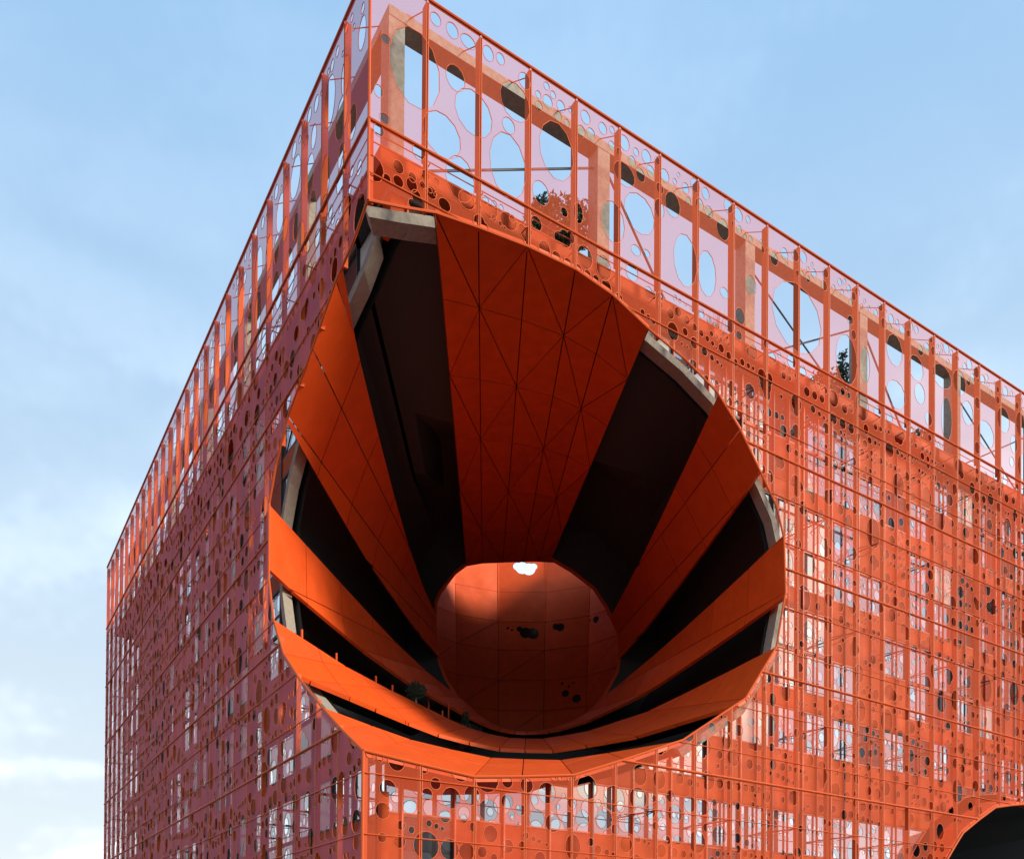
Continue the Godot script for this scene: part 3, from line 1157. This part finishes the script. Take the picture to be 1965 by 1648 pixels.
func build_terrace() -> void:
	var ex: float = BAY[0] * BAYS[0]
	var ez: float = BAY[1] * BAYS[1]
	var hole := PackedVector2Array()
	for i in 20:
		hole.append(Vector2(18.36, 21.36) + Vector2(0.845, -0.534) * cos(TAU * i / 20.0) * 6.3 + Vector2(0.534, 0.845) * sin(TAU * i / 20.0) * 3.6)
	var deck := Mesh3.new()
	var inner := 4.6
	deck.hexa([Vector3(0.9, DECK - 0.25, -0.9), Vector3(ex, DECK - 0.25, -0.9), Vector3(ex, DECK - 0.25, -inner), Vector3(0.9, DECK - 0.25, -inner), Vector3(0.9, DECK, -0.9), Vector3(ex, DECK, -0.9), Vector3(ex, DECK, -inner), Vector3(0.9, DECK, -inner)])
	deck.hexa([Vector3(0.9, DECK - 0.25, -inner), Vector3(inner, DECK - 0.25, -inner), Vector3(inner, DECK - 0.25, -ez), Vector3(0.9, DECK - 0.25, -ez), Vector3(0.9, DECK, -inner), Vector3(inner, DECK, -inner), Vector3(inner, DECK, -ez), Vector3(0.9, DECK, -ez)])
	# the raised roof inside the terrace, open over the light shaft
	var plan := PackedVector2Array([Vector2(inner, inner), Vector2(ex, inner), Vector2(ex, ez), Vector2(inner, ez)])
	for strip in [[0.0, 21.36], [21.36, 40.0]]:
		for q in Geometry2D.intersect_polygons(plan, rect(-1.0, 40.0, strip[0], strip[1])):
			for r in solid(Geometry2D.clip_polygons(q, hole)):
				var t := Geometry2D.triangulate_polygon(r)
				for k in range(0, t.size(), 3):
					for y in [20.9, 21.1]:
						deck.tri(Vector3(r[t[k]].x, y, -r[t[k]].y), Vector3(r[t[k + 1]].x, y, -r[t[k + 1]].y), Vector3(r[t[k + 2]].x, y, -r[t[k + 2]].y), Vector3.UP if y > 21.0 else Vector3.DOWN)
	deck.quad(Vector3(inner, DECK - 0.25, -inner - 0.01), Vector3(ex, DECK - 0.25, -inner - 0.01), Vector3(ex, 21.1, -inner - 0.01), Vector3(inner, 21.1, -inner - 0.01), Vector3(0, 0, 1))
	deck.quad(Vector3(inner + 0.01, DECK - 0.25, -inner), Vector3(inner + 0.01, DECK - 0.25, -ez), Vector3(inner + 0.01, 21.1, -ez), Vector3(inner + 0.01, 21.1, -inner), Vector3(-1, 0, 0))
	# unseen roof and walls placed to shade the shaft, open along the back
	var lid_shape := Mesh3.new()
	var c0 := Vector3(17.35, 0, -19.7)
	var fw := Vector3(0.534, 0, -0.845)
	var sd := Vector3(0.845, 0, 0.534)
	lid_shape.slab([c0 + fw * -2.6 - sd * 6.4 + Vector3.UP * 22.8, c0 + fw * -2.6 + sd * 6.4 + Vector3.UP * 22.8, c0 + fw * 2.55 + sd * 6.4 + Vector3.UP * 22.8, c0 + fw * 2.55 - sd * 6.4 + Vector3.UP * 22.8], Vector3.UP * 0.2)
	lid_shape.slab([c0 + fw * -2.6 - sd * 6.4 + Vector3.UP * 20.86, c0 + fw * -2.6 + sd * 6.4 + Vector3.UP * 20.86, c0 + fw * -2.6 + sd * 6.4 + Vector3.UP * 22.79, c0 + fw * -2.6 - sd * 6.4 + Vector3.UP * 22.79], fw * -0.2)
	for e in [-1.0, 1.0]:
		lid_shape.slab([c0 + fw * -2.6 + sd * e * 6.4 + Vector3.UP * 20.86, c0 + fw * 5.5 + sd * e * 6.4 + Vector3.UP * 20.86, c0 + fw * 5.5 + sd * e * 6.4 + Vector3.UP * 22.78, c0 + fw * -2.6 + sd * e * 6.4 + Vector3.UP * 22.78], sd * e * 0.2)
	part("unseen_shaft_shade", [lid_shape, "cone_orange"], building)
	part("roof_deck", [deck, "concrete"], building)
	# concrete columns under a perimeter beam
	var spots := [[1.02, 6.98, 12.5, 17.85, 23.25, 28.7], [6.6, 12.1, 17.6, 23.1, 28.6, 33.9]]
	for side in 2:
		for u in spots[side]:
			var g := Mesh3.new()
			fbox(g, side, u - 0.2, u + 0.2, DECK + 0.003, 22.72, 0.83, 1.23)
			part("terrace_column", [g, "concrete"], building)
		var b := Mesh3.new()
		var from := 0.82 if side == 0 else 1.25
		fbox(b, side, from, (ex if side == 0 else ez) - 0.3, 22.72, 22.95, 0.82, 1.245)
		part("terrace_beam", [b, "concrete"], building)
		# stays from the post tops to the beam
		for k in range(1, BAYS[side] + 1):
			var u: float = k * BAY[side]
			var g := Mesh3.new()
			g.tube(at(side, u, TOP - 0.08, 0.2), at(side, u, 22.98, 0.9), 0.012, 5)
			fbox(g, side, u - 0.09, u + 0.09, 22.952, 23.0, 0.84, 0.98)
			part("post_stay", [g, "frame_metal"], building)
		# crossed tie rods between the columns
		for k in spots[side].size() - 1:
			var u0: float = spots[side][k] + 0.2
			var u1: float = spots[side][k + 1] - 0.2
			var g := Mesh3.new()
			if k % 2 == 0:
				g.tube(at(side, u0, DECK + 0.4, 1.03), at(side, u1, 22.3, 1.03), 0.028, 6)
				if k > 0:
					g.tube(at(side, u0, 22.3, 1.09), at(side, u1, DECK + 0.4, 1.09), 0.028, 6)
			else:
				g.tube(at(side, u0, 22.5, 1.03), at(side, u0 + 2.6, DECK + 0.2, 1.03), 0.035, 6)
			part("tie_rod", [g, "dark_steel"], building)
		# handrail and low kerb of the terrace
		var r := Mesh3.new()
		r.tube(at(side, 0.2, 19.02, 0.2), at(side, BAY[side] * BAYS[side], 19.02, 0.2), 0.014, 6)
		r.tube(at(side, 0.2, 19.16, 0.12), at(side, BAY[side] * BAYS[side], 19.16, 0.12), 0.012, 6)
		for k in range(1, BAYS[side]):
			r.tube(at(side, k * BAY[side] + 0.1, 19.04, 0.03), at(side, k * BAY[side] + 0.1, 19.04, 0.5), 0.016, 5)
		part("terrace_handrail", [r, "frame_metal"], building)


# ---------------------------------------------------------------- plants

func leaves(g: Mesh3, centre: Vector3, size: Vector3, count: int, leaf: float, hollow := 0.35) -> void:
	for i in count:
		var d := Vector3(rng.randfn(), rng.randfn(), rng.randfn()).normalized() * lerpf(hollow, 1.0, pow(rng.randf(), 0.5))
		var p := centre + d * size
		var x := Vector3(rng.randfn(), rng.randfn(), rng.randfn()).normalized() * leaf * rng.randf_range(0.6, 1.3)
		var y := x.cross(Vector3(rng.randfn(), rng.randfn(), rng.randfn())).normalized() * leaf * 0.4
		g.tri(p - y, p + y, p + x, x.cross(y))


func build_plants() -> void:
	rng.seed = 99
	var t := thing("terrace_tree", "round-crowned small tree on the roof terrace beside the second column from the corner", "tree", "", Vector3(6.35, DECK, -1.9))
	var pot := Mesh3.new()
	pot.hexa([Vector3(-0.5, 0.004, -0.4), Vector3(0.5, 0.004, -0.4), Vector3(0.5, 0.004, 0.4), Vector3(-0.5, 0.004, 0.4), Vector3(-0.55, 0.55, -0.45), Vector3(0.55, 0.55, -0.45), Vector3(0.55, 0.55, 0.45), Vector3(-0.55, 0.55, 0.45)])
	part("planter", [pot, "planter"], t)
	var trunk := Mesh3.new()
	trunk.tube(Vector3(0, 0.5, 0), Vector3(0.05, 1.5, 0), 0.07, 7, 0.05)
	for k in 7:
		var a := TAU * k / 7.0
		trunk.tube(Vector3(0.05, 1.35, 0), Vector3(cos(a) * 0.75, 2.1 + 0.3 * sin(k * 2.0), sin(a) * 0.6), 0.035, 5, 0.012)
	part("trunk", [trunk, "bark"], t)
	var crown := Mesh3.new()
	leaves(crown, Vector3(0.05, 2.1, 0), Vector3(0.85, 0.62, 0.75), 1500, 0.11)
	for k in 9:
		var a := TAU * k / 9.0
		leaves(crown, Vector3(cos(a) * 0.6, 2.05 + 0.35 * sin(k * 1.7), sin(a) * 0.5), Vector3(0.38, 0.3, 0.36), 170, 0.1)
	part("crown", [crown, "leaf"], t)
	t = thing("terrace_shrub", "dark bushy shrub left of the round terrace tree", "shrub", "", Vector3(5.5, DECK, -1.75))
	pot = Mesh3.new()
	pot.tube(Vector3(0, 0.004, 0), Vector3(0, 0.5, 0), 0.25, 12, 0.32)
	part("pot", [pot, "planter"], t)
	crown = Mesh3.new()
	leaves(crown, Vector3(0, 1.35, 0), Vector3(0.42, 0.85, 0.4), 900, 0.1)
	part("foliage", [crown, "needle"], t)
	t = thing("conifer", "narrow dark conifer on the roof terrace beside the fourth column from the corner", "tree", "", Vector3(18.2, DECK, -1.9))
	pot = Mesh3.new()
	pot.tube(Vector3(0, 0.004, 0), Vector3(0, 0.45, 0), 0.3, 12, 0.36)
	part("pot", [pot, "planter"], t)
	trunk = Mesh3.new()
	trunk.tube(Vector3(0, 0.4, 0), Vector3(0, 3.0, 0), 0.06, 6, 0.015)
	part("trunk", [trunk, "bark"], t)
	crown = Mesh3.new()
	for k in 16:
		var f := k / 16.0
		leaves(crown, Vector3(0.06 * sin(k * 2.1), 0.75 + 2.45 * f, 0.06 * cos(k * 1.7)), Vector3(0.62 * (1.0 - f) + 0.06, 0.2, 0.62 * (1.0 - f) + 0.06), int(170 * (1.1 - f)), 0.11, 0.1)
	part("crown", [crown, "needle"], t)
	var clumps := [[11.7, 1.5, 0.55, "dry_grass", "clump of dry grass at the terrace edge below the third bay of tie rods"], [16.8, 1.6, 1.0, "leaf", "loose leafy shrub on the terrace left of the narrow conifer"], [22.2, 1.6, 0.8, "leaf", "small rounded shrub on the terrace before the fifth column"]]
	for c in clumps:
		t = thing("terrace_plant", c[4], "plant", "", Vector3(c[0], DECK, -c[1]))
		pot = Mesh3.new()
		pot.tube(Vector3(0, 0.004, 0), Vector3(0, 0.7, 0), 0.26, 10, 0.33)
		part("pot", [pot, "planter"], t)
		crown = Mesh3.new()
		if c[3] == "dry_grass":
			for k in 160:
				var a := rng.randf() * TAU
				var b := Vector3(cos(a), 0, sin(a)) * rng.randf() * 0.25 + Vector3.UP * 0.65
				var e := b + Vector3(cos(a) * 0.3 * rng.randf(), rng.randf_range(0.5, 1.0), sin(a) * 0.3 * rng.randf())
				var s := Vector3(-sin(a), 0, cos(a)) * 0.012
				crown.tri(b - s, b + s, e, Vector3(cos(a), 0.2, sin(a)))
		else:
			leaves(crown, Vector3(0, 0.7 + c[2] * 0.6, 0), Vector3(0.5, c[2] * 0.6, 0.45), 700, 0.11)
		part("foliage", [crown, c[3]], t)
	# on the balcony of the second slot
	t = thing("balcony_ball_tree", "round clipped tree in a pot on the left balcony inside the cone", "potted tree", "", Vector3(6.6, 9.86, -10.6))
	pot = Mesh3.new()
	pot.tube(Vector3(0, 0.0, 0), Vector3(0, 0.4, 0), 0.2, 10, 0.25)
	part("pot", [pot, "planter"], t)
	trunk = Mesh3.new()
	trunk.tube(Vector3(0, 0.35, 0), Vector3(0, 0.9, 0), 0.035, 6)
	part("trunk", [trunk, "concrete"], t)
	crown = Mesh3.new()
	leaves(crown, Vector3(0, 1.12, 0), Vector3(0.36, 0.32, 0.36), 900, 0.08)
	part("crown", [crown, "needle"], t)
	t = thing("balcony_plant", "small dark spreading plant on the balcony close to the throat of the cone", "potted plant", "", Vector3(10.1, 9.86, -13.2))
	pot = Mesh3.new()
	pot.tube(Vector3(0, 0.0, 0), Vector3(0, 0.8, 0), 0.22, 10, 0.27)
	part("pot", [pot, "planter"], t)
	crown = Mesh3.new()
	leaves(crown, Vector3(0, 1.1, 0), Vector3(0.18, 0.5, 0.18), 350, 0.09)
	leaves(crown, Vector3(0.1, 0.85, 0), Vector3(0.65, 0.14, 0.5), 500, 0.1)
	part("foliage", [crown, "needle"], t)
